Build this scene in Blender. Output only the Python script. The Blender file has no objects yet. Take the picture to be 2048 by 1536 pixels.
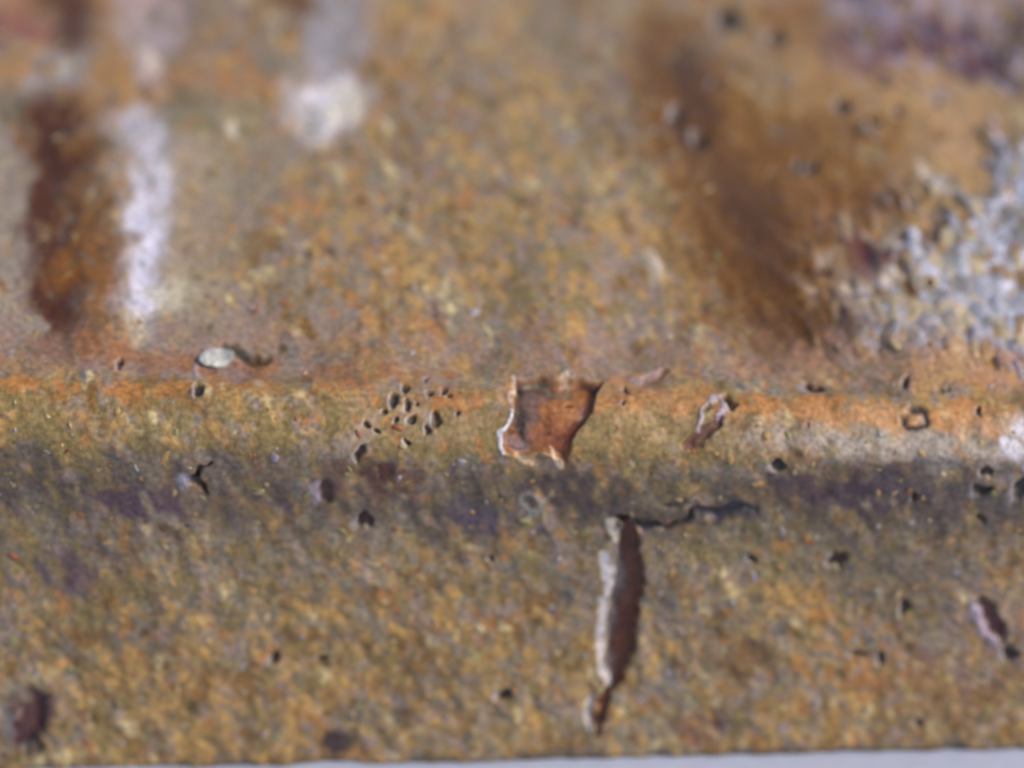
import bpy, math, random
import numpy as np
from mathutils import Vector, Matrix

random.seed(7)
RNG = np.random.default_rng(11)
SC = bpy.context.scene
COL = SC.collection
R = math.radians

# ------------------------------------------------------------------ camera, sky, sun, exposure
PX = 1e-4                      # one photograph pixel is 0.1 mm on the slab's edge
ALPHA = R(35)                  # camera looks down by this much
DIST = 0.60                    # camera to the slab's edge
FOC_V = 850.0                  # photograph row of the point the camera is levelled on
FWD = np.array([0.0, math.cos(ALPHA), -math.sin(ALPHA)])
DOWN = np.array([0.0, -math.sin(ALPHA), -math.cos(ALPHA)])
EDGE_Z = 0.0790
TARGET = np.array([0.0, 0.0, EDGE_Z])              # the point of the edge seen at (1024, 850)
CAM = TARGET - FWD * DIST

cam = bpy.data.cameras.new('camera')
cam_o = bpy.data.objects.new('camera', cam); COL.objects.link(cam_o)
cam.sensor_width = 36.0
cam.lens = 36.0 * DIST / (2048 * PX)
cam.shift_y = (FOC_V - 768) / 2048
cam.clip_start = 0.01; cam.clip_end = 100
cam_o.location = CAM.tolist()
cam_o.rotation_euler = (math.pi / 2 - ALPHA, 0, 0)
cam.dof.use_dof = True
cam.dof.focus_distance = DIST - 0.018
cam.dof.aperture_fstop = 5.2
cam.dof.aperture_blades = 0
SC.camera = cam_o

SUN_EL, SUN_AZ = 41.0, 108.0     # azimuth clockwise from +Y (to the right, a little behind the camera)
world = bpy.data.worlds.new('World'); SC.world = world
world.use_nodes = True
nt = world.node_tree
sky = nt.nodes.new('ShaderNodeTexSky')
sky.sky_type = 'NISHITA'; sky.sun_disc = False
sky.sun_elevation = R(SUN_EL); sky.sun_rotation = R(SUN_AZ)
sky.dust_density = 3.0; sky.ozone_density = 0.6
nt.links.new(sky.outputs[0], nt.nodes['Background'].inputs['Color'])
nt.nodes['Background'].inputs['Strength'].default_value = 0.13
sun = bpy.data.lights.new('sun', 'SUN')
sun.energy = 1.5; sun.angle = R(12); sun.color = (1.0, 0.93, 0.84)
sun_o = bpy.data.objects.new('sun', sun); COL.objects.link(sun_o)
sd = Vector((math.sin(R(SUN_AZ)) * math.cos(R(SUN_EL)), math.cos(R(SUN_AZ)) * math.cos(R(SUN_EL)), math.sin(R(SUN_EL))))
sun_o.rotation_euler = sd.to_track_quat('Z', 'Y').to_euler()
sun_o.location = (0.6, -0.4, 0.6)
SC.view_settings.view_transform = 'Standard'
SC.view_settings.look = 'None'
SC.view_settings.gamma = 1.0
SC.view_settings.use_curve_mapping = False
SC.view_settings.exposure = 0.30
KALB = 1.0

# ------------------------------------------------------------------ helpers
def lin(c):
    c = np.asarray(c, dtype=float) / 255.0
    return np.where(c <= 0.04045, c / 12.92, ((c + 0.055) / 1.055) ** 2.4)

def tag(o, label=None, cat=None, group=None, kind=None):
    if label: o['label'] = label
    if cat: o['category'] = cat
    if group: o['group'] = group
    if kind: o['kind'] = kind

def project(P):
    d = P - CAM
    z = d @ FWD
    u = 1024 + d[..., 0] / z * DIST / PX
    v = FOC_V + (d @ DOWN) / z * DIST / PX
    return u, v

def sm(e0, e1, x):
    t = np.clip((x - e0) / (e1 - e0), 0, 1)
    return t * t * (3 - 2 * t)

# ------------------------------------------------------------------ cross-section of the slab
# phi: slope of the surface below the horizontal, as one walks from the back over the edge and down
W_KEY = [-2200, -900, -300, -120, -45, -28, -8, 12, 34, 60, 88, 112, 150, 230, 380, 560, 640, 900]
P_KEY = [0,      0,    4,    5,    3,   -7,  14, 34, 42, 46, 58, 84, 97,  93,  84,  76,  76,  76]
ws = np.arange(-2100, 1000, 1.0)
ph = np.radians(np.interp(ws, W_KEY, P_KEY))
ph = np.convolve(np.pad(ph, 6, mode='edge'), np.ones(13) / 13, mode='valid')
ds = PX / np.sin(ph + ALPHA)
Yp = np.cumsum(-np.cos(ph) * ds); Zp = np.cumsum(-np.sin(ph) * ds)
i0 = int(np.argmin(np.abs(ws - 50)))
Yp -= Yp[i0]; Zp -= Zp[i0]; Zp += EDGE_Z
NYp, NZp = -np.sin(ph), np.cos(ph)             # outward normal in the YZ plane
# the walk stops where the slab meets the table
iz = int(np.argmax(Zp < 0.0)) if (Zp < 0).any() else len(ws) - 1

# sampling: even steps over the part in view, coarser beyond
def spaced(lo, a, b, hi, fine, coarse):
    return np.concatenate([np.arange(lo, a, coarse), np.arange(a, b, fine), np.arange(b, hi + coarse * .5, coarse)])
X = spaced(-0.185, -0.136, 0.136, 0.185, 0.00025, 0.002)
W = spaced(-1750, -860, ws[iz] + 20, ws[iz] + 20.1, 2.05, 12)
W = W[W <= ws[iz]]
if W[-1] < ws[iz]: W = np.append(W, ws[iz])
NX, NW = len(X), len(W)
XX, WW = np.meshgrid(X, W)                       # rows: w, cols: X
tilt = 0.020 * XX                                # the edge drops a little to the right (in metres)
# top and lip follow the tilt, the foot stays on the table
yy = np.interp(WW, ws, Yp); zz = np.interp(WW, ws, Zp)
ny = np.interp(WW, ws, NYp); nz = np.interp(WW, ws, NZp)
P0 = np.stack([XX, yy, zz], -1)
fallz = np.clip(P0[..., 2] / EDGE_Z, 0, 1)
P0[..., 1] += 0.035 * XX                        # the block stands slightly turned
P0[..., 2] += -tilt * 2.35 * fallz
U, V = project(P0)

# ------------------------------------------------------------------ noise on a regular lattice
def gnoise(sx, sy, ang=0.0, seed=0, n=1024, cell=2.5):
    """band of smooth noise, unit variance; sx, sy feature radii in photograph pixels along / across ang"""
    r = np.random.default_rng(seed)
    a = r.standard_normal((n, n))
    fx = np.fft.fftfreq(n)[None, :] / cell; fy = np.fft.fftfreq(n)[:, None] / cell
    c, s = math.cos(ang), math.sin(ang)
    k1 = fx * c + fy * s; k2 = -fx * s + fy * c
    H = np.exp(-2 * (math.pi ** 2) * ((k1 * sx) ** 2 + (k2 * sy) ** 2) * 0.5)
    b = np.fft.ifft2(np.fft.fft2(a) * H).real
    b -= b.mean()
    return b / b.std()

UU = XX / PX + 1024.0            # lattice coordinates that stay on the slab itself
VV = WW + 850.0
def samp(tex, cell=2.5, uu=None, vv=None):
    n = tex.shape[0]
    x = ((UU if uu is None else uu) / cell) % n; y = ((VV if vv is None else vv) / cell) % n
    xi = np.floor(x).astype(int); yi = np.floor(y).astype(int)
    fx = x - xi; fy = y - yi; xi %= n; yi %= n
    x1 = (xi + 1) % n; y1 = (yi + 1) % n
    return (tex[yi, xi] * (1 - fx) * (1 - fy) + tex[yi, x1] * fx * (1 - fy) + tex[y1, xi] * (1 - fx) * fy + tex[y1, x1] * fx * fy)
DG = R(58)                        # the grain of the crust runs down to the right
def N(sx, sy=None, ang=DG, seed=0):
    return samp(gnoise(sx, sy if sy else sx, ang, seed))

wa, wb = N(26, seed=901), N(26, seed=902)
wc, wd = N(9, seed=903), N(9, seed=904)
Uw = U + wa * 9 + wc * 3.0; Vw = V + wb * 9 + wd * 3.0     # ragged outlines for stains
Us = U + wc * 3.0 + wa * 1.5; Vs = V + wd * 3.0 + wb * 1.5                       # finer raggedness for pits

def ell(u, v, ru, rv, ang=0.0, ragged=True, soft=0.7):
    A, B = (Uw, Vw) if ragged else (Us, Vs)
    c, s = math.cos(R(ang)), math.sin(R(ang))
    x = (A - u) * c + (B - v) * s; y = -(A - u) * s + (B - v) * c
    d = np.sqrt((x / ru) ** 2 + (y / rv) ** 2)
    return 1 - sm(1 - soft, 1 + soft, d)

def chain(pts, ragged=True, soft=None):
    """capsules between (u, v, radius) points; 1 inside, 0 outside; also signed side"""
    A, B = (Uw, Vw) if ragged else (Us, Vs)
    if soft is None: soft = .8 if ragged else .4
    best = np.full(A.shape, 1e9); side = np.zeros(A.shape)
    for (x0, y0, r0), (x1, y1, r1) in zip(pts[:-1], pts[1:]):
        dx, dy = x1 - x0, y1 - y0
        t = np.clip(((A - x0) * dx + (B - y0) * dy) / (dx * dx + dy * dy), 0, 1)
        px, py = A - (x0 + t * dx), B - (y0 + t * dy)
        d = np.hypot(px, py) / (r0 + t * (r1 - r0))
        m = d < best
        best = np.where(m, d, best); side = np.where(m, px / (r0 + t * (r1 - r0)), side)
    return 1 - sm(1 - soft, 1 + soft, best), side, best

def poly_sd(pts, A, B):
    """signed distance to a polygon, negative inside"""
    d = np.full(A.shape, 1e9); ins = np.zeros(A.shape, bool)
    n = len(pts)
    for i in range(n):
        x0, y0 = pts[i]; x1, y1 = pts[(i + 1) % n]
        dx, dy = x1 - x0, y1 - y0
        t = np.clip(((A - x0) * dx + (B - y0) * dy) / (dx * dx + dy * dy), 0, 1)
        d = np.minimum(d, np.hypot(A - x0 - t * dx, B - y0 - t * dy))
        cond = (y0 > B) != (y1 > B)
        ins ^= cond & (A < (x1 - x0) * (B - y0) / ((y1 - y0) if y1 != y0 else 1e-9) + x0)
    return np.where(ins, -d, d)

# ------------------------------------------------------------------ colour of the crust
top = 1 - sm(-60, -20, WW)          # upper face
lipd = WW + wb * 7 - 30 * sm(1000, 2000, U)
lip = sm(-36, -16, WW + wa * 6) * (1 - sm(-8, 24, lipd)) * np.clip(.85 + .25 * N(60, 40, seed=330), .3, 1)
bev = sm(0, 34, lipd) * (1 - sm(96, 125, WW + wa * 9))
front = sm(96, 125, WW + wa * 9)
low = sm(330, 480, WW + wb * 40)

PAL = {
    'ochre':   (176, 138, 76),
    'orange':  (172, 116, 56),
    'mauve':   (144, 124, 112),
    'olive':   (132, 112, 66),
    'brown':   (126, 92, 42),
    'greyg':   (136, 124, 102),
    'plum':    (98, 74, 82),
    'cream':   (208, 186, 134),
    'umber':   (84, 62, 30),
    'slate':   (106, 102, 96),
}
right = sm(1200, 1900, U)
bias = {k: np.zeros(U.shape) for k in PAL}
bias['ochre'] += 0.45 * top * sm(500, 900, U) + 0.2 * bev + 0.45 * low - 0.2 * front + 0.15
bias['orange'] += 0.0 * top + 1.9 * lip + 0.35 * top * sm(-190, -60, WW) + 0.25 * low - 0.55 * front
bias['mauve'] += 0.55 * top - .2 * top * sm(500, 900, U) + .1 * front - 1.2 * lip + 0.35 * front + 0.8 * top * sm(-260, -120, WW) * (1 - sm(-60, -30, WW)) - 0.1 * low
bias['olive'] += 1.7 * bev * (1 - right) + 0.9 * front * (1 - low) + 0.1 * top + 0.3 * low
bias['brown'] += 0.1 + 0.5 * low * 0.6
bias['greyg'] += 0.15 * top + 0.8 * front * (1 - .5 * low) + 1.0 * bev * right - 0.3 * low
bias['plum'] += -1.7 + 1.1 * front * (1 - sm(200, 420, WW + wb * 50))
bias['cream'] += -.72 - .3 * front * (1 - low)
bias['umber'] += -.7 + .35 * front * (1 - sm(180, 420, WW + wb * 50)) - .8 * lip + .3 * sm(1300, 1500, U) * top  # more umber below the bevel: shade mixed into the colour
bias['slate'] += -.75 + .3 * front + .4 * top * (1 - sm(500, 900, U)) - .25 * top * sm(500, 900, U) - 1.2 * lip
cols = np.zeros(U.shape + (3,)); wsum = np.zeros(U.shape)
for i, (k, c) in enumerate(PAL.items()):
    f = 0.70 * N(12, 9, seed=20 + i) + 0.56 * N(27, 20, seed=40 + i) + 0.36 * N(6, 4.5, seed=60 + i) + 0.25 * N(130, 100, seed=80 + i)
    w_ = np.exp(2.0 * (f + bias[k]))
    cols += w_[..., None] * lin(c); wsum += w_
col = cols / wsum[..., None]
lum = (col @ np.array([.25, .65, .10]))[..., None]
col = (lum + (col - lum) * .95) * .97

def stain_and_shading(mask, c, a=1.0):  # lays stains, painted highlights and painted shade into the colour
    global col
    m = (np.clip(mask, 0, 1) * a)[..., None]
    col = col * (1 - m) + lin(c) * m
n1 = N(22, 12, seed=301); n2 = N(10, 6, seed=302); n3 = N(60, 40, seed=303)

def patchy(m, k=0.35, n=None):
    return np.clip(m * (1 + k * (n1 if n is None else n) + 0.5 * k * n2), 0, 1)

# ---- upper face, left
stain_and_shading(patchy(chain([(95, -80, 70), (150, 30, 50), (135, 60, 36)])[0]), (98, 54, 20), .85)
stain_and_shading(patchy(ell(25, 55, 75, 34)), (124, 64, 72), .75)
stain_and_shading(patchy(ell(70, 75, 95, 60), .6), (140, 96, 60), .35)
stain_and_shading(patchy(ell(50, 150, 60, 42)), (166, 118, 54), .7)
stain_and_shading(patchy(ell(110, 165, 44, 60, 60), .6), (158, 150, 150), .75)
stain_and_shading(patchy(ell(35, 225, 55, 30)), (112, 108, 88), .7)
stain_and_shading(patchy(ell(225, 120, 40, 120, 0)), (160, 116, 62), .75)
stain_and_shading(patchy(ell(215, 215, 60, 40, 0)), (156, 116, 66), .55)
stain_and_shading(patchy(chain([(112, 275, 72), (110, 340, 80), (120, 430, 84), (124, 540, 88), (120, 620, 74)])[0], .15), (78, 38, 2), .99)
stain_and_shading(patchy(ell(95, 300, 50, 50)), (70, 38, 14), .6)
stain_and_shading(patchy(chain([(165, 320, 26), (185, 480, 36), (190, 600, 34)])[0], .4), (124, 84, 36), .7)
stain_and_shading(patchy(chain([(140, 540, 40), (185, 560, 40)])[0], .4), (140, 88, 28), .6)
stain_and_shading(patchy(chain([(0, 300, 30), (4, 400, 34), (14, 520, 34), (26, 640, 30)])[0], .3), (146, 134, 122), .8)
stain_and_shading(patchy(chain([(285, -60, 60), (300, 60, 58), (300, 120, 34)])[0], .3), (166, 148, 150), .85)
stain_and_shading(patchy(chain([(285, 270, 50), (305, 330, 60), (298, 420, 46), (292, 560, 46), (274, 640, 30)], soft=.95)[0], .3), (184, 178, 188), .85)  # sheen of the glossy ridge painted in, mixed with pale deposit colour
stain_and_shading(patchy(chain([(312, 300, 18), (320, 350, 22), (296, 430, 26), (296, 500, 32), (290, 580, 26), (272, 636, 14)], soft=.9)[0], .2), (214, 212, 232), .9)  # brightest part of that painted sheen
stain_and_shading(patchy(chain([(355, 270, 50), (380, 380, 70), (410, 480, 82), (380, 580, 70)])[0], .3), (156, 138, 108), .55)
stain_and_shading(patchy(ell(335, 590, 50, 30, -10), .3), (200, 190, 160), .6)
stain_and_shading(patchy(ell(270, 655, 26, 22)), (190, 172, 130), .7)
stain_and_shading(patchy(ell(440, 250, 110, 40, 5), .4), (122, 116, 86), .6)
stain_and_shading(patchy(ell(460, 165, 130, 30, 0), .4), (168, 118, 68), .7)
stain_and_shading(patchy(ell(585, 8, 52, 26, 35), .3), (96, 58, 20), .9)
stain_and_shading(patchy(chain([(700, -60, 60), (680, 60, 52), (660, 140, 50)])[0], .3), (156, 150, 156), .85)
stain_and_shading(patchy(ell(650, 208, 64, 58), .15), (216, 208, 214), .95)
stain_and_shading(patchy(ell(690, 205, 34, 32), .1), (228, 218, 190), .7)
stain_and_shading(patchy(ell(634, 232, 22, 22), .1), (156, 156, 150), .8)
stain_and_shading(patchy(ell(520, 330, 120, 60), .5), (130, 126, 112), .4)
# ---- upper face, middle and right
stain_and_shading(patchy(ell(1330, 45, 70, 50)), (160, 118, 46), .75)
stain_and_shading(patchy(chain([(1330, 60, 60), (1360, 190, 80), (1410, 280, 76), (1470, 360, 84), (1500, 440, 100), (1530, 530, 100), (1590, 620, 90)], soft=.9)[0], .2), (104, 64, 6), .9)
stain_and_shading(patchy(chain([(1480, 380, 40), (1510, 450, 50), (1540, 560, 40)], soft=.9)[0], .2), (84, 48, 4), .9)
stain_and_shading(patchy(chain([(1360, 130, 26), (1385, 200, 34), (1400, 280, 26)], soft=.9)[0], .2), (74, 44, 8), .9)
stain_and_shading(patchy(chain([(1430, 170, 50), (1480, 240, 60), (1430, 320, 40)])[0], .5), (152, 108, 44), .75)
stain_and_shading(patchy(chain([(1570, 60, 70), (1610, 150, 70), (1700, 240, 80), (1700, 330, 80), (1640, 400, 60)])[0], .5), (146, 104, 50), .75)
stain_and_shading(patchy(ell(1590, 20, 60, 40)), (132, 84, 28), .7)
stain_and_shading(patchy(ell(1570, 290, 60, 44, 30)), (92, 56, 34), .6)
stain_and_shading(patchy(ell(1500, 460, 50, 50)), (112, 58, 26), .6)
stain_and_shading(patchy(ell(1720, 150, 110, 60), .3), (172, 132, 80), .7)
stain_and_shading(patchy(ell(1880, 210, 130, 70, 10), .3), (180, 142, 92), .75)
stain_and_shading(patchy(ell(1940, 280, 80, 70), .3), (172, 134, 98), .6)
stain_and_shading(patchy(ell(1790, 290, 50, 50)), (134, 88, 24), .7)
stain_and_shading(patchy(ell(1830, 50, 150, 55, 25), .5), (88, 46, 68), .97)
stain_and_shading(patchy(ell(1730, 90, 80, 50, 10), .5), (108, 70, 84), .75)
stain_and_shading(patchy(ell(1945, 100, 50, 50, 40), .4), (82, 40, 58), .95)
stain_and_shading(patchy(ell(1740, 25, 70, 30, 20), .8), (172, 158, 166), .6)
stain_and_shading(patchy(ell(1930, 30, 70, 40, 50), .9), (150, 140, 150), .55)
stain_and_shading(patchy(ell(2020, 75, 40, 60), .5), (128, 96, 62), .6)
stain_and_shading(patchy(ell(1700, 420, 110, 60), .5), (122, 78, 42), .5)
stain_and_shading(patchy(ell(1650, 430, 50, 40), .5), (104, 62, 58), .5)
stain_and_shading(patchy(chain([(1715, 490, 26), (1742, 515, 30), (1780, 522, 18)])[0], .2), (80, 24, 36), 1.0)
crust_m = sm(-.15, .25, ((U - 1560) * .40 + (V - 560) * .80) / 260 - .22 + .26 * n3 + .2 * n1) * (1 - sm(-150, -70, WW - (U - 1800) * .15)) * sm(1620, 1880, U + n3 * 30)
crust_m = np.maximum(crust_m, sm(0, .5, (U - 1960) / 90 + (V - 330) / 260 - .3 + .2 * n3) * (V < 720) * sm(230, 330, V + n1 * 20))
crust_m = np.clip(crust_m, 0, 1) * top
# lumps of the crust: overlapping round domes of mixed size with darker gaps between them
dome = np.zeros(U.shape); dcol = np.zeros(U.shape + (3,))
rd = np.random.default_rng(5)
def col_at(u):
    return int(np.clip(np.searchsorted(U[NW // 3], u), 0, NX - 1))
LC = [((168, 168, 180), .30), ((206, 206, 222), .22), ((140, 136, 134), .20), ((190, 172, 140), .14), ((150, 118, 78), .14)]
jj, ii = np.nonzero(crust_m > .12)
for q in rd.integers(0, len(jj), 5200):
    j0, i0_ = jj[q], ii[q]
    if U[j0, i0_] > 2200 or V[j0, i0_] < 150: continue
    rr_ = float(np.exp(rd.normal(2.55, .42))) ; rr_ = min(rr_, 30)
    a_ = int(rr_ / 1.6) + 2
    sl = (slice(max(j0 - a_, 0), j0 + a_ + 1), slice(max(i0_ - a_, 0), i0_ + a_ + 1))
    an_ = rd.normal(R(50), .5); cu, cv = U[j0, i0_], V[j0, i0_]
    x_ = (U[sl] - cu + wc[sl] * 2) * math.cos(an_) + (V[sl] - cv + wd[sl] * 2) * math.sin(an_)
    y_ = -(U[sl] - cu) * math.sin(an_) + (V[sl] - cv) * math.cos(an_)
    h_ = np.sqrt(np.clip(1 - (x_ / (rr_ * 1.25)) ** 2 - (y_ / (rr_ * .8)) ** 2, 0, 1)) * rr_ * .55
    m_ = h_ > dome[sl]
    dome[sl] = np.where(m_, h_, dome[sl])
    cc_ = lin(LC[rd.choice(5, p=[w for _, w in LC])][0])
    dcol[sl] = np.where(m_[..., None], cc_, dcol[sl])
stain_and_shading(patchy(crust_m, .6), (122, 114, 104), .7)
kk = (np.clip(dome / 3.5, 0, 1) * np.clip(crust_m * 1.4, 0, 1) * .88)[..., None]
col = col * (1 - kk) + dcol * kk
stain_and_shading(patchy(chain([(1715, 490, 26), (1742, 515, 30), (1780, 522, 18)])[0], .2), (84, 22, 38), 1.0)
stain_and_shading(patchy(chain([(1540, 500, 30), (1700, 590, 60), (1850, 660, 50)])[0], .6), (150, 128, 104), .45)
stain_and_shading(patchy(ell(1640, 640, 130, 44, 10), .5), (150, 132, 128), .45)
stain_and_shading(patchy(ell(1560, 590, 60, 50), .4), (112, 66, 34), .6)
stain_and_shading(patchy(ell(1960, 745, 140, 34, 6), .3), (186, 128, 66), .7)
stain_and_shading(patchy(ell(1900, 740, 50, 24, -20), .2), (196, 158, 98), .7)
RB = sm(1520, 1640, U) * (1 - sm(1850, 1960, U + n3 * 30)) * sm(330, 440, V + n1 * 20) * (1 - sm(690, 740, V)) * (1 - crust_m)
stain_and_shading(RB * sm(.1, 1.0, N(24, 18, seed=320)), (84, 56, 40), .75)
stain_and_shading(RB * sm(.5, 1.4, N(18, 13, seed=321)), (160, 140, 118), .6)
stain_and_shading(RB * sm(.8, 1.4, N(20, 15, seed=322)), (96, 54, 58), .7)
PR = sm(1640, 1760, U) * (1 - sm(150, 220, V + n1 * 14))
stain_and_shading(PR * sm(.2, 1.0, N(20, 13, seed=323)), (160, 148, 164), .7)
stain_and_shading(PR * sm(.3, 1.0, N(22, 15, seed=324)), (66, 40, 52), .7)
for (u, v, ru, rv, an) in [(1615, 560, 26, 9, 40), (1690, 585, 22, 8, 10), (1655, 520, 10, 24, -10), (1775, 470, 24, 9, 25), (1735, 455, 22, 8, 35), (1780, 560, 22, 10, -20),
                           (1303, 530, 15, 24, -12), (790, 540, 14, 8, 0), (1850, 345, 12, 16, 0), (300, 122, 24, 12, 35), (130, 158, 18, 11, 30), (465, 265, 16, 14, 0)]:
    stain_and_shading(ell(u, v, ru, rv, an), (206, 192, 176), .75)  # small highlights painted pale into the colour
S1 = chain([(1325, 60, 50), (1355, 160, 74), (1390, 270, 84), (1450, 360, 90), (1490, 450, 104), (1530, 540, 108), (1590, 630, 80)], soft=.95)[0]
stain_and_shading(np.clip(S1 * (1.2 + .22 * n1), 0, 1), (108, 68, 12), .85)
stain_and_shading(patchy(ell(1640, 350, 150, 140, 20), .6), (122, 80, 22), .7)
stain_and_shading(patchy(chain([(1365, 130, 24), (1390, 210, 30), (1400, 275, 24)])[0], .2), (58, 34, 6), .8)
stain_and_shading(patchy(chain([(1480, 400, 26), (1530, 470, 34), (1550, 560, 30)])[0], .3), (70, 36, 4), .7)
S2 = chain([(1385, 110, 34), (1400, 200, 46), (1400, 280, 40), (1470, 370, 46), (1510, 440, 64), (1540, 540, 60), (1580, 620, 50)], soft=.95)[0]
stain_and_shading(np.clip(S2 * (1.05 + .3 * n1), 0, 1), (80, 48, 4), .68)
S3 = chain([(150, -60, 50), (150, 60, 44), (136, 90, 26)], soft=.9)[0]
stain_and_shading(S3, (82, 40, 6), .85)
mz = top * sm(-175, -110, WW + wa * 10) * (1 - sm(-50, -30, WW))
stain_and_shading(mz * np.clip(.6 + .4 * n1, 0, 1), (150, 116, 98), .5)
# ---- lip, bevel
stain_and_shading(patchy(chain([(180, 690, 26), (380, 735, 20), (700, 745, 16), (900, 748, 12)])[0], .5), (150, 96, 50), .6)
stain_and_shading(patchy(ell(560, 975, 900, 70, 3), .6), (84, 74, 62), .4)  # shade under the bevel painted as a dark band, left
stain_and_shading(patchy(ell(1500, 1005, 640, 62, 0), .6), (74, 64, 56), .5)  # the same painted shade, right
stain_and_shading(patchy(ell(1240, 800, 260, 22, 2), .3), (192, 132, 84), .45)
stain_and_shading(patchy(ell(1800, 835, 240, 26, 3), .3), (190, 136, 88), .7)
stain_and_shading(patchy(ell(1760, 893, 240, 30, 4), .3), (168, 156, 146), .8)
stain_and_shading(patchy(ell(2035, 885, 34, 54, 20), .7), (206, 202, 212), .85); H_extra = ell(2035, 885, 40, 60, 20)
stain_and_shading(patchy(ell(700, 880, 120, 26, -25), .6), (156, 142, 132), .55)
stain_and_shading(patchy(ell(780, 830, 60, 50), .5), (170, 138, 104), .5)
stain_and_shading(patchy(ell(930, 850, 60, 40), .4), (150, 124, 90), .5)
stain_and_shading(patchy(ell(1280, 860, 90, 44), .5), (150, 124, 84), .5)
stain_and_shading(patchy(ell(1430, 870, 70, 44), .5), (136, 112, 76), .5)
# ---- front face
stain_and_shading(patchy(ell(280, 1005, 80, 30, 5), .5), (82, 58, 72), .85)
stain_and_shading(patchy(ell(150, 1120, 80, 50, -20), .5), (92, 70, 80), .75)
stain_and_shading(patchy(ell(40, 960, 110, 50), .6), (86, 74, 74), .55)
stain_and_shading(patchy(ell(560, 990, 240, 60, 5), .6), (98, 82, 74), .45)
stain_and_shading(patchy(ell(955, 1045, 60, 34), .4), (82, 72, 84), .85)
stain_and_shading(patchy(ell(740, 960, 90, 34, 15), .5), (104, 62, 52), .65)
stain_and_shading(patchy(ell(1130, 985, 130, 30, 10), .5), (84, 68, 64), .7)
stain_and_shading(patchy(ell(1720, 985, 160, 46, 2), .4), (74, 56, 64), .85)
stain_and_shading(patchy(ell(1930, 1000, 160, 60, 10), .5), (86, 76, 78), .6)
stain_and_shading(patchy(ell(1520, 1080, 110, 60), .5), (122, 112, 74), .5)
stain_and_shading(patchy(ell(1800, 1150, 180, 60), .5), (112, 98, 78), .5)
stain_and_shading(patchy(ell(1490, 1325, 44, 40), .4), (112, 76, 36), .7)
stain_and_shading(patchy(ell(1600, 1200, 50, 34), .4), (186, 142, 76), .6)
stain_and_shading(patchy(ell(1870, 1370, 110, 50, 20), .5), (126, 82, 52), .6)
stain_and_shading(patchy(ell(1960, 1270, 90, 90, 30), .5), (134, 116, 118), .5)
stain_and_shading(patchy(ell(57, 1447, 36, 62, 28), .25), (64, 34, 40), .9)
stain_and_shading(patchy(ell(20, 1440, 26, 40, 10), .25), (112, 106, 108), .7)
stain_and_shading(patchy(ell(1390, 1460, 60, 26), .4), (108, 60, 48), .6)

# ------------------------------------------------------------------ relief, in photograph pixels
H = np.zeros(U.shape)
rough = 0.42 + 0.35 * front + 0.4 * crust_m - 0.15 * lip
H += rough * (2.2 * N(27, 25, seed=401) + 1.6 * N(13, 12, seed=402) + 0.4 * N(6, 5, seed=403))
H += 9.0 * N(130, 110, seed=404) * np.clip(top + .4 * front, 0, 1)
RBm = sm(1520, 1640, U) * (1 - sm(1850, 1960, U + n3 * 30)) * sm(330, 440, V) * (1 - sm(690, 740, V))
H += np.clip(RBm - crust_m, 0, 1) * (4.0 * N(22, 17, seed=420) + 2.0 * N(10, 8, seed=421))
H += np.clip(crust_m * 1.3, 0, 1) * dome * 1.1
H += 1.5 * N(70, 16, ang=0, seed=407) * lip
purp = ell(1830, 50, 190, 80, 25)
H += purp * (4.0 * N(20, 9, seed=408))
# broad swells of the upper face: a low ridge between the dark and the pale streak on the left
H += 16 * chain([(215, -60, 70), (205, 300, 66), (200, 640, 50)], soft=.9)[0] * top
H += 10 * chain([(760, -60, 90), (740, 200, 60)], soft=.9)[0] * top
H -= 9 * chain([(1380, 80, 60), (1470, 350, 60), (1560, 600, 60)], soft=.9)[0] * top
H += 8 * ell(650, 205, 80, 70, soft=.8)
H += 5 * bev * sm(1300, 2000, U)

pit_all = np.zeros(U.shape)
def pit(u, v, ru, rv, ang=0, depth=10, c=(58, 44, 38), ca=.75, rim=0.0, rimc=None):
    """a hole; shade inside and a lit rim on the left are painted into the colour"""
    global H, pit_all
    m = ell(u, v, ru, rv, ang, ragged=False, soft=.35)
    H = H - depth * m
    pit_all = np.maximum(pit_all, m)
    stain_and_shading(m, c, ca)  # the hole's own tint, darkened with painted shade
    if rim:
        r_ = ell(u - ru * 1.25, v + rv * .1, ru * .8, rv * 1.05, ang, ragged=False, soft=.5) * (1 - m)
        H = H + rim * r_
        stain_and_shading(r_, rimc or (186, 180, 186), .75)  # lit rim painted pale

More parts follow.
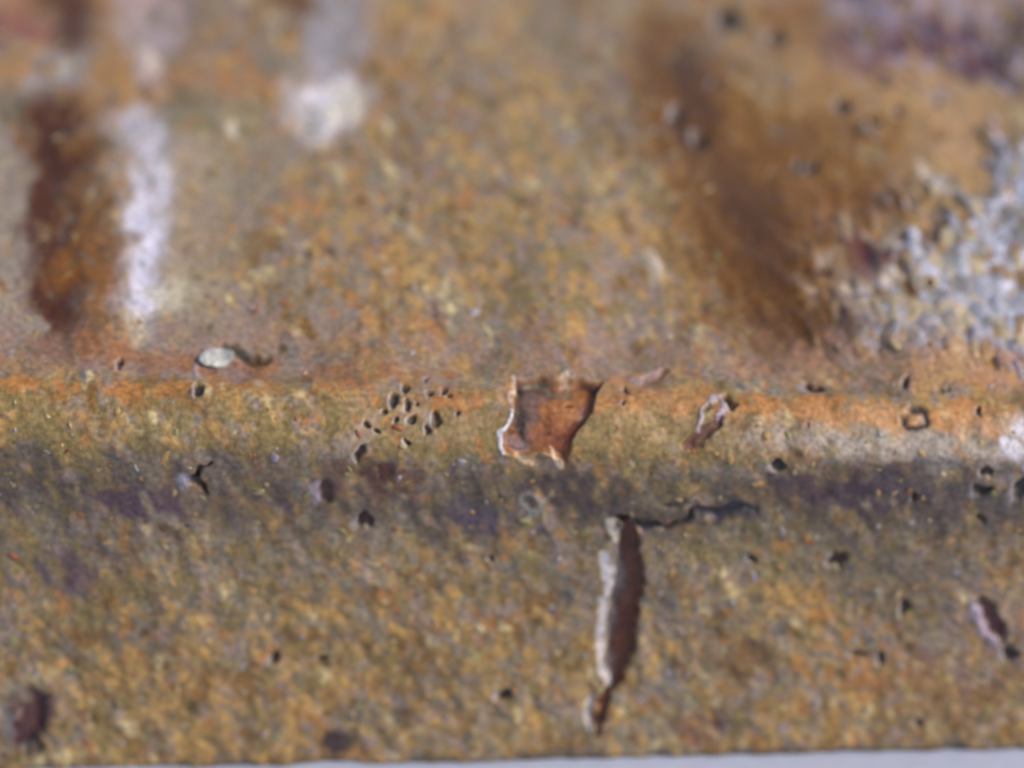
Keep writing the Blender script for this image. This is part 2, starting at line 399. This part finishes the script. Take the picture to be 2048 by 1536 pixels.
PITS = [(809, 777, 8, 11), (785, 801, 8, 15), (812, 812, 8, 15), (824, 842, 8, 9), (862, 786, 7, 10), (888, 777, 6, 8),
        (900, 787, 7, 4), (873, 832, 9, 16), (915, 825, 6, 7), (855, 754, 6, 5), (858, 858, 6, 8), (812, 890, 8, 8),
        (795, 842, 5, 7), (835, 809, 5, 4), (735, 849, 8, 7), (720, 905, 9, 17), (764, 822, 6, 7), (752, 862, 7, 5),
        (1457, 23, 24, 20), (1429, 163, 8, 10), (1353, 228, 12, 18), (1404, 273, 16, 16), (1554, 67, 18, 14),
        (1683, 207, 15, 11), (1799, 222, 9, 7), (1733, 238, 8, 6), (1626, 322, 12, 12), (2006, 113, 10, 14), (2023, 60, 12, 16),
        (1958, 825, 7, 9), (1973, 942, 10, 11), (1963, 979, 15, 13), (2042, 978, 18, 24), (1554, 934, 14, 11),
        (1629, 772, 20, 9), (1816, 759, 10, 12), (729, 1044, 16, 17),
        (1010, 1386, 15, 10), (549, 1320, 11, 16), (1504, 1120, 11, 11), (1679, 1119, 17, 18), (1811, 1216, 11, 15),
        (1718, 1306, 17, 9), (1762, 1317, 8, 14), (1839, 1447, 9, 9), (2019, 1311, 14, 18), (646, 1320, 7, 7),
        (1829, 992, 9, 14), (1744, 246, 9, 8), (1875, 206, 8, 8), (1896, 784, 5, 4), (1881, 782, 7, 4), (402, 785, 10, 13),
        (238, 726, 6, 9), (1246, 780, 9, 6), (1240, 809, 6, 3), (985, 1120, 7, 10), (1600, 318, 10, 8)]
for (u, v, ru, rv) in PITS:          # raised shoulder left of each hole, the light on it painted pale
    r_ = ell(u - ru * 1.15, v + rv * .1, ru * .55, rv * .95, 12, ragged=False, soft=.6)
    H = H + .9 * r_; stain_and_shading(r_, (172, 164, 164), .6)
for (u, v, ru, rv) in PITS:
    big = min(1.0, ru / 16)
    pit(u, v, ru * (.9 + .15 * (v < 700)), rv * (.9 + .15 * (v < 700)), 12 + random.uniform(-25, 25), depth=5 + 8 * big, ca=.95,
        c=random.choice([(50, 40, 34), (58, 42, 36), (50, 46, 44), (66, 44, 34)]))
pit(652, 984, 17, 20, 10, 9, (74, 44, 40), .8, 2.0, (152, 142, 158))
pit(672, 1488, 36, 24, -20, 8, (58, 44, 52), .9)
pit(769, 942, 16, 22, 30, 6, (96, 42, 34), .8)
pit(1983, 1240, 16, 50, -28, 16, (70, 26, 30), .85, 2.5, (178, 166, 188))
pit(1965, 1040, 12, 8, 0, 10)
pit(57, 1447, 24, 56, 28, 14, (70, 38, 44), .8)
pit(66, 1500, 18, 22, 0, 12, (46, 38, 46), .8)
# forked pit on the left of the front face
for p in [[(388, 962, 12), (402, 968, 8), (420, 992, 5)], [(392, 955, 7), (404, 936, 7), (418, 932, 4)]]:
    m = chain(p, ragged=False)[0]; H -= 14 * m; stain_and_shading(m, (44, 34, 38), .85)
m = ell(368, 968, 13, 15, 0, False); H += 1.5 * m; stain_and_shading(m, (178, 172, 190), .8)  # lit side of the forked pit, painted pale
# long dark gash over the crack
m = chain([(1238, 1034, 7), (1290, 1046, 6), (1345, 1040, 7), (1372, 1020, 8), (1430, 1024, 11), (1492, 1010, 10)])[0]
H -= 13 * m; stain_and_shading(m, (48, 40, 48), .85)
stain_and_shading(patchy(ell(1430, 1022, 80, 20, -4), .3), (62, 58, 68), .9)
stain_and_shading(patchy(ell(1262, 1036, 34, 10, 0), .2), (40, 34, 32), .9)
m = chain([(1370, 990, 5), (1330, 1000, 4)])[0]; stain_and_shading(m, (60, 50, 52), .7); H -= 4 * m
# ring, and the small pale curl on the front face
_, _, d = chain([(1829, 837, 22), (1829.5, 837, 22)], ragged=False)
m = np.exp(-((d - .98) / .36) ** 2) * (1 - .7 * ell(1806, 824, 9, 9, 0, False)); H -= 7 * m; stain_and_shading(m, (44, 40, 46), .97)
stain_and_shading(1 - sm(.3, .55, d), (170, 136, 84), .6)
_, _, d = chain([(1062, 1008, 24), (1063, 1009, 24)], ragged=False)
m = np.exp(-((d - .9) / .3) ** 2) * sm(-10, 10, V - 985 - (U - 1062) * .4); H += 2.5 * m; stain_and_shading(m, (150, 148, 138), .7)
# slanting scratch with a looped end
m = chain([(1459, 800, 11), (1467, 808, 8)], ragged=False)[0]; H -= 13 * m; stain_and_shading(m, (44, 40, 36), .9)
m = chain([(1442, 838, 7), (1412, 862, 10), (1376, 890, 12)], ragged=False)[0]; H -= 9 * m; stain_and_shading(m, (90, 54, 50), .85)
m = chain([(1398, 862, 4), (1408, 818, 5), (1424, 796, 6), (1444, 794, 6), (1450, 816, 8), (1438, 832, 6)], ragged=False)[0]
H += 4.0 * m; stain_and_shading(m, (172, 158, 168), .85)
m = chain([(1419, 806, 5), (1416, 824, 5)], ragged=False)[0]; H -= 6 * m; stain_and_shading(m, (108, 96, 66), .8)
m = chain([(1334, 742, 9), (1288, 760, 9)], ragged=False)[0]; H -= 6 * m; stain_and_shading(m, (132, 94, 66), .7)
m = chain([(1318, 738, 6), (1266, 758, 6)], ragged=False)[0]; H += 2.5 * m; stain_and_shading(m, (164, 138, 140), .6)
# groove round the pale bead, its shadow painted dark, with the brown tail
m = chain([(452, 688, 7), (480, 694, 13), (505, 703, 12), (526, 718, 14)])[0]; H -= 11 * m; stain_and_shading(m, (62, 54, 40), .95)
stain_and_shading(ell(528, 722, 18, 17), (92, 60, 22), .85)
m = chain([(410, 700, 6), (395, 735, 6), (408, 768, 7)])[0]; H += 2 * m; stain_and_shading(m, (172, 150, 156), .6)
m = chain([(430, 738, 9), (500, 742, 7)])[0]; H -= 3 * m; stain_and_shading(m, (132, 112, 108), .6)

# the crack in the front face: the light on its left slope painted pale, a steep dark wall opposite
CR = [(1252, 1036, 7), (1260, 1070, 18), (1262, 1130, 26), (1254, 1190, 27), (1242, 1250, 29), (1238, 1310, 27), (1232, 1350, 18), (1222, 1374, 5)]
CR2 = [(1212, 1380, 7), (1204, 1410, 11), (1198, 1450, 7), (1192, 1475, 4)]
for cr, dep in ((CR, 24), (CR2, 14)):
    m, side, d = chain(cr, ragged=False, soft=.22)
    pit_all = np.maximum(pit_all, m)
    H -= dep * m
    stain_and_shading(m, (96, 52, 34), .95)
m = chain([(1262, 1230, 14), (1252, 1252, 12)], ragged=False)[0]; stain_and_shading(m, (98, 40, 34), .6)
m = chain([(1224, 1046, 9), (1230, 1080, 8)], ragged=False)[0]; H += 3 * m; stain_and_shading(m, (202, 196, 176), .75)
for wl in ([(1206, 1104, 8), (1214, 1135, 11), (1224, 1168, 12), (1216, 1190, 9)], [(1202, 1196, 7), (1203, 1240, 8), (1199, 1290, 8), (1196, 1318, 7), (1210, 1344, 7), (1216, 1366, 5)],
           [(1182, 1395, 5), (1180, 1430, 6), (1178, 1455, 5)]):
    m = chain(wl, ragged=False, soft=.6)[0]; H -= 3.5 * m; stain_and_shading(m, (206, 200, 204), .85)  # lit left wall of the crack, painted near white
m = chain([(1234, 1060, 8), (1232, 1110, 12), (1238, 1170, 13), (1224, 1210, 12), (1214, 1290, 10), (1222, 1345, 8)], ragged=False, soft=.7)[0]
stain_and_shading(m, (140, 130, 126), .75); H -= 9 * m  # grey blend from the painted light into the crack
m = ell(1188, 1474, 17, 28, 0, False); H += 3.0 * m; stain_and_shading(m, (146, 122, 92), .6)

# the square chip knocked out of the lip
CHIP = [(1028, 757), (1075, 752), (1118, 757), (1150, 754), (1206, 763), (1192, 785), (1184, 826), (1160, 858), (1146, 880), (1132, 928),
        (1108, 918), (1084, 908), (1062, 916), (1030, 920), (1008, 904), (1003, 878), (1018, 850), (1028, 820)]
sdc = poly_sd(CHIP, U + wc * 1.0, V + wd * 1.0)
m = 1 - sm(-7, 1.5, sdc)
H = np.where(sdc < 2, H * (1 - .75 * m), H) - 21 * m
stain_and_shading(1 - sm(-3, 1, sdc), (142, 92, 56), .95)
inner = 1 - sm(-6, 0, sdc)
def chip_stain_and_shade(mk, c, a): stain_and_shading(mk * inner, c, a)
chip_stain_and_shade(ell(1130, 806, 46, 30, -8), (160, 106, 58), .9)
chip_stain_and_shade(ell(1115, 870, 30, 46, -10), (138, 80, 54), .85)
chip_stain_and_shade(ell(1122, 900, 22, 24, 0), (122, 60, 38), .8)
chip_stain_and_shade(chain([(1186, 770, 14), (1178, 820, 10), (1150, 850, 14), (1130, 870, 12)])[0], (94, 44, 26), .8)
chip_stain_and_shade(ell(1186, 768, 22, 10), (44, 34, 30), .9)
chip_stain_and_shade(chain([(1090, 766, 14), (1056, 780, 24), (1044, 810, 20), (1042, 850, 18), (1060, 880, 12)], soft=.5)[0], (50, 42, 38), .97)  # shadow inside the chip, painted dark along its left
chip_stain_and_shade(chain([(1078, 790, 12), (1066, 830, 10)])[0], (116, 92, 86), .8)
chip_stain_and_shade(ell(1100, 768, 34, 9), (118, 104, 84), .8)
chip_stain_and_shade(ell(1036, 893, 28, 20, 30), (146, 124, 124), .9)
chip_stain_and_shade(ell(1064, 860, 12, 24, 0), (128, 92, 76), .6)
H -= 5 * ell(1138, 802, 8, 5, 0, False); stain_and_shading(ell(1138, 802, 8, 5, 0, False), (84, 46, 30), .8)
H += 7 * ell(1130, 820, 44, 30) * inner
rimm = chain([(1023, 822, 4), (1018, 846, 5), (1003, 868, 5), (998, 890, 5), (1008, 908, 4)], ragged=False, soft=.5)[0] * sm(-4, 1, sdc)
H += 3.0 * rimm; stain_and_shading(rimm, (216, 212, 218), .85)  # edge glint painted on the chip's left rim
rimm = chain([(1030, 756, 4), (1026, 800, 4)], ragged=False)[0]; stain_and_shading(rimm, (200, 176, 160), .7)
rimm = chain([(1034, 920, 5), (1062, 932, 6)], ragged=False)[0]; H += 2 * rimm; stain_and_shading(rimm, (206, 178, 140), .75)
rimm = chain([(1098, 908, 4), (1118, 930, 5)], ragged=False)[0]; H += 3 * rimm; stain_and_shading(rimm, (214, 188, 160), .8)
m = ell(1129, 754, 8, 11, 0, False); H += 4 * m; stain_and_shading(m, (176, 162, 148), .8)

# ragged foot of the slab
footn = N(24, 22, ang=0, seed=501)
H -= 1.5 * sm(590, 650, WW) * np.clip(footn, -1, 2)
stain_and_shading(sm(ws[iz] - 26, ws[iz], WW + footn * 9), (92, 84, 74), .75)  # contact shade painted along the bottom edge

# ------------------------------------------------------------------ build the slab
Pn = P0.copy()
Pn[..., 1] += ny * H * PX; Pn[..., 2] += nz * H * PX
# foot stays on the table
k = sm(ws[iz] - 14, ws[iz], WW)
Pn[..., 1] += k * k * 0.0004
Pn[..., 2] = np.maximum(Pn[..., 2], 0.0002)
Pn[-1, :, 2] = 0.0002

def mesh_from(name, verts, faces, colors=None, smooth=True):
    me = bpy.data.meshes.new(name)
    nv, nf = len(verts), len(faces)
    k = faces.shape[1]
    me.vertices.add(nv); me.vertices.foreach_set('co', verts.astype(np.float32).ravel())
    me.loops.add(nf * k); me.loops.foreach_set('vertex_index', faces.astype(np.int32).ravel())
    me.polygons.add(nf)
    me.polygons.foreach_set('loop_start', np.arange(0, nf * k, k, dtype=np.int32))
    me.polygons.foreach_set('loop_total', np.full(nf, k, dtype=np.int32))
    me.update(calc_edges=True)
    if smooth: me.shade_smooth()
    if colors is not None:
        at = me.color_attributes.new('tint', 'FLOAT_COLOR', 'POINT')
        c4 = np.ones((nv, 4), np.float32); c4[:, :3] = colors
        at.data.foreach_set('color', c4.ravel())
    return me

def crust_material(name, gloss=.38, coat=.14, bump=.4):
    m = bpy.data.materials.new(name); m.use_nodes = True
    t = m.node_tree; b = t.nodes['Principled BSDF']
    at = t.nodes.new('ShaderNodeAttribute'); at.attribute_name = 'tint'
    tc = t.nodes.new('ShaderNodeTexCoord')
    no = t.nodes.new('ShaderNodeTexNoise'); no.inputs['Scale'].default_value = 900; no.inputs['Detail'].default_value = 6
    n2_ = t.nodes.new('ShaderNodeTexNoise'); n2_.inputs['Scale'].default_value = 2600; n2_.inputs['Detail'].default_value = 3
    t.links.new(tc.outputs['Object'], no.inputs['Vector']); t.links.new(tc.outputs['Object'], n2_.inputs['Vector'])
    mr = t.nodes.new('ShaderNodeMapRange'); mr.inputs['From Min'].default_value = .25; mr.inputs['From Max'].default_value = .75
    mr.inputs['To Min'].default_value = .52; mr.inputs['To Max'].default_value = 1.48
    t.links.new(no.outputs['Fac'], mr.inputs['Value'])
    mx = t.nodes.new('ShaderNodeVectorMath'); mx.operation = 'SCALE'
    t.links.new(at.outputs['Color'], mx.inputs[0]); t.links.new(mr.outputs[0], mx.inputs['Scale'])
    # small hue wander
    mc = t.nodes.new('ShaderNodeMix'); mc.data_type = 'RGBA'; mc.blend_type = 'OVERLAY'; mc.inputs[0].default_value = .18
    t.links.new(mx.outputs[0], mc.inputs[6]); t.links.new(n2_.outputs['Color'], mc.inputs[7])
    t.links.new(mc.outputs[2], b.inputs['Base Color'])
    rr = t.nodes.new('ShaderNodeMapRange'); rr.inputs['To Min'].default_value = gloss - .12; rr.inputs['To Max'].default_value = gloss + .2
    t.links.new(no.outputs['Fac'], rr.inputs['Value']); t.links.new(rr.outputs[0], b.inputs['Roughness'])
    bp = t.nodes.new('ShaderNodeBump'); bp.inputs['Strength'].default_value = bump; bp.inputs['Distance'].default_value = .0006
    t.links.new(no.outputs['Fac'], bp.inputs['Height']); t.links.new(bp.outputs[0], b.inputs['Normal'])
    b.inputs['Coat Weight'].default_value = coat; b.inputs['Coat Roughness'].default_value = .22
    b.inputs['Specular IOR Level'].default_value = .35
    return m
M_CRUST = crust_material('corroded_crust')
M_GRAIN = crust_material('crust_grain', .4, .25, .1)
def plain(name, c, rough=.6):
    m = bpy.data.materials.new(name); m.use_nodes = True
    t = m.node_tree; b = t.nodes['Principled BSDF']
    no = t.nodes.new('ShaderNodeTexNoise'); no.inputs['Scale'].default_value = 220; no.inputs['Detail'].default_value = 8
    tc = t.nodes.new('ShaderNodeTexCoord'); t.links.new(tc.outputs['Object'], no.inputs['Vector'])
    cr = t.nodes.new('ShaderNodeValToRGB')
    a = lin(c)
    cr.color_ramp.elements[0].color = (*(a * .88), 1); cr.color_ramp.elements[1].color = (*(np.minimum(a * 1.06, .9)), 1)
    t.links.new(no.outputs['Fac'], cr.inputs[0]); t.links.new(cr.outputs[0], b.inputs['Base Color'])
    b.inputs['Roughness'].default_value = rough
    return m
M_TABLE = plain('pale_table', (182, 189, 211), .5)
M_CORE = plain('slab_sides', (120, 92, 62), .8)

root = bpy.data.objects.new('corroded_lump', None); COL.objects.link(root)
tag(root, 'thick rust orange and grey pitted lump with chipped lip and vertical crack', 'corroded lump')
idx = np.arange(NX * NW).reshape(NW, NX)
F = np.stack([idx[1:, :-1], idx[1:, 1:], idx[:-1, 1:], idx[:-1, :-1]], -1).reshape(-1, 4)
body = bpy.data.objects.new('face_crust', mesh_from('face_crust', Pn.reshape(-1, 3), F, (np.clip(col * KALB, 0.004, .85)).reshape(-1, 3)))
body.data.materials.append(M_CRUST); COL.objects.link(body); body.parent = root

# back, ends and underside close the slab
st = slice(None, None, 6)
prof_l, prof_r = Pn[:, 0], Pn[:, -1]
yb = Pn[0, :, 1]
def add_part(name, verts, faces, mat):
    me = bpy.data.meshes.new(name); me.from_pydata([tuple(map(float, v)) for v in verts], [], faces); me.update()
    o = bpy.data.objects.new(name, me); me.materials.append(mat); COL.objects.link(o); o.parent = root
    return o
for pr, flip in ((prof_l, False), (prof_r, True)):
    vs = list(pr) + [(pr[0][0], pr[0][1], 0.0002)]
    f = list(range(len(vs)))
    add_part('end_face', vs, [f if not flip else f[::-1]], M_CORE)
bk = list(Pn[0]); n_ = len(bk)
vs = bk + [(p[0], p[1], 0.0002) for p in bk]
add_part('back_face', vs, [(i, i + 1, n_ + i + 1, n_ + i) for i in range(n_ - 1)], M_CORE)

# ------------------------------------------------------------------ grains standing proud of the crust
def ico(sub):
    import bmesh
    bm = bmesh.new(); bmesh.ops.create_icosphere(bm, subdivisions=sub, radius=1.0)
    v = np.array([x.co[:] for x in bm.verts]); f = np.array([[y.index for y in x.verts] for x in bm.faces]); bm.free()
    return v, f
IV, IF = ico(2)
def lumpy(seed):
    r = np.random.default_rng(seed)
    d = r.standard_normal((5, 3)); d /= np.linalg.norm(d, axis=1)[:, None]
    k = 1 + sum(.34 * np.sin(3 * (IV @ d[i]) + i) for i in range(5)) * .6
    return IV * k[:, None]
# surface frame from the mesh itself
Tu = np.gradient(Pn, axis=1); Tw = np.gradient(Pn, axis=0)
def frame(j, i):
    a = Tu[j, i] / np.linalg.norm(Tu[j, i]); b = Tw[j, i] / np.linalg.norm(Tw[j, i])
    n = np.cross(b, a); n /= np.linalg.norm(n)
    if n[1] * ny[j, i] + n[2] * nz[j, i] < 0: n = -n
    b = np.cross(n, a)
    if b @ Tw[j, i] < 0: b = -b
    return a, b, n

GC = {'cream': (184, 164, 122), 'lavender': (166, 156, 164), 'ochre': (176, 140, 84), 'sand': (176, 152, 112), 'olive': (150, 144, 92), 'rust': (150, 92, 52), 'grey': (150, 148, 144), 'dark': (70, 56, 52)}
gm = {}
for gi, (k, c) in enumerate(GC.items()):
    for q in range(2):
        me = mesh_from('grain_' + k, lumpy(gi * 2 + q), IF, np.tile(lin(c) * .8, (len(IV), 1)))
        me.materials.append(M_GRAIN); gm[(k, q)] = me

inview = (U > -20) & (U < 2068) & (V > -10) & (V < 1500) & (pit_all < .1) & (sdc > 14)
dens = 0.2 + .5 * front + 1.2 * crust_m + 0.5 * bev + 1.2 * purp + 0.5 * sm(.5, 1.5, n3)
dens = dens * inview * (1 - .7 * lip)
dens *= np.hypot(Tu[..., 1] * 0 + Tu[..., 0], 0) * np.linalg.norm(Tw, axis=-1)
cum = np.cumsum(dens.ravel()); cum /= cum[-1]
NG = 800
pick = np.searchsorted(cum, RNG.random(NG))
sizes = np.exp(RNG.normal(math.log(5.0), .38, NG)); sizes = np.clip(sizes, 2.5, 11)
order = np.argsort(-sizes * (1 + .6 * crust_m.ravel()[pick]))
gv, gf, gc = [], [], []; off = 0
names_ = list(GC)
for rank, o_ in enumerate(order):
    p = pick[o_]; j, i = divmod(int(p), NX)
    s = sizes[o_] * (1 + .5 * crust_m[j, i])
    a, b, n = frame(j, i)
    stretch = 1.0 / max(.35, math.sin(float(np.interp(WW[j, i], W_KEY, P_KEY)) * math.pi / 180 + ALPHA))
    if crust_m[j, i] > .4: pr = [.2, .34, .06, .1, .04, .02, .2, .04]
    elif front[j, i] > .5: pr = [.14, .12, .16, .16, .18, .08, .12, .04]
    else: pr = [.14, .12, .24, .22, .08, .12, .06, .02]
    k = names_[RNG.choice(8, p=pr)]
    an = DG + RNG.normal(0, .9); L = s * RNG.uniform(.9, 1.5)
    e1 = (a * math.cos(an) + b * math.sin(an)); e2 = (-a * math.sin(an) + b * math.cos(an))
    st_ = 1 + (stretch - 1) * .6
    A = np.stack([e1 * L * st_, e2 * s * .8, n * s * .45], 1) * PX
    ctr = Pn[j, i] - n * s * .16 * PX
    if rank < 290:
        o = bpy.data.objects.new('grain', gm[(k, rank % 2)])
        M = Matrix(((A[0, 0], A[0, 1], A[0, 2], ctr[0]), (A[1, 0], A[1, 1], A[1, 2], ctr[1]), (A[2, 0], A[2, 1], A[2, 2], ctr[2]), (0, 0, 0, 1)))
        COL.objects.link(o); o.parent = root; o.matrix_local = M
    else:
        V_ = lumpy_cache[rank % 8] if 'lumpy_cache' in globals() else None
        if V_ is None:
            lumpy_cache = [lumpy(100 + z) for z in range(8)]; V_ = lumpy_cache[rank % 8]
        gv.append(V_ @ A.T + ctr); gf.append(IF + off); off += len(IV)
        gc.append(np.tile(lin(GC[k]) * RNG.uniform(.6, .95), (len(IV), 1)))
me = mesh_from('small_grains', np.concatenate(gv), np.concatenate(gf), np.concatenate(gc))
me.materials.append(M_GRAIN)
o = bpy.data.objects.new('small_grains', me); COL.objects.link(o); o.parent = root; tag(o, kind='stuff')

# the pale bead set in the upper face
dd = (U - 432) ** 2 + (V - 713) ** 2
j, i = divmod(int(np.argmin(dd)), NX)
a, b, n = frame(j, i)
an = R(-22)
e1 = a * math.cos(an) + b * math.sin(an) * 1.5; e2 = (-a * math.sin(an) + b * math.cos(an) * 1.5)
IV, IF = ico(4)
bv = lumpy(77)
A = np.stack([e1 * 32, e2 * 15, n * 9], 1) * PX
cc = np.tile(lin((172, 172, 168)), (len(bv), 1)) * (1 - .45 * sm(.1, .9, bv[:, :1]))
me = mesh_from('pale_bead', bv @ A.T + Pn[j, i] + n * 2 * PX, IF, cc); me.materials.append(M_GRAIN)
o = bpy.data.objects.new('bead', me); COL.objects.link(o); o.parent = root; o['label'] = 'smooth pale grey oval bead'

# ------------------------------------------------------------------ the surface it lies on
import bmesh
bm = bmesh.new()
bmesh.ops.create_grid(bm, x_segments=60, y_segments=60, size=1.5)
for v in bm.verts: v.co.z = -0.0 + 0.00015 * math.sin(v.co.x * 40) * math.sin(v.co.y * 31) - .0002
me = bpy.data.meshes.new('table_surface'); bm.to_mesh(me); bm.free(); me.shade_smooth(); me.materials.append(M_TABLE)
o = bpy.data.objects.new('table_surface', me); COL.objects.link(o); tag(o, kind='structure')
print('verts', NX, NW, 'foot row', ws[iz], 'V foot', V[-1, NX // 2], V[-1, 0], V[-1, -1], 'U range top', U[0].min(), U[0].max(), 'V top', V[0].min())
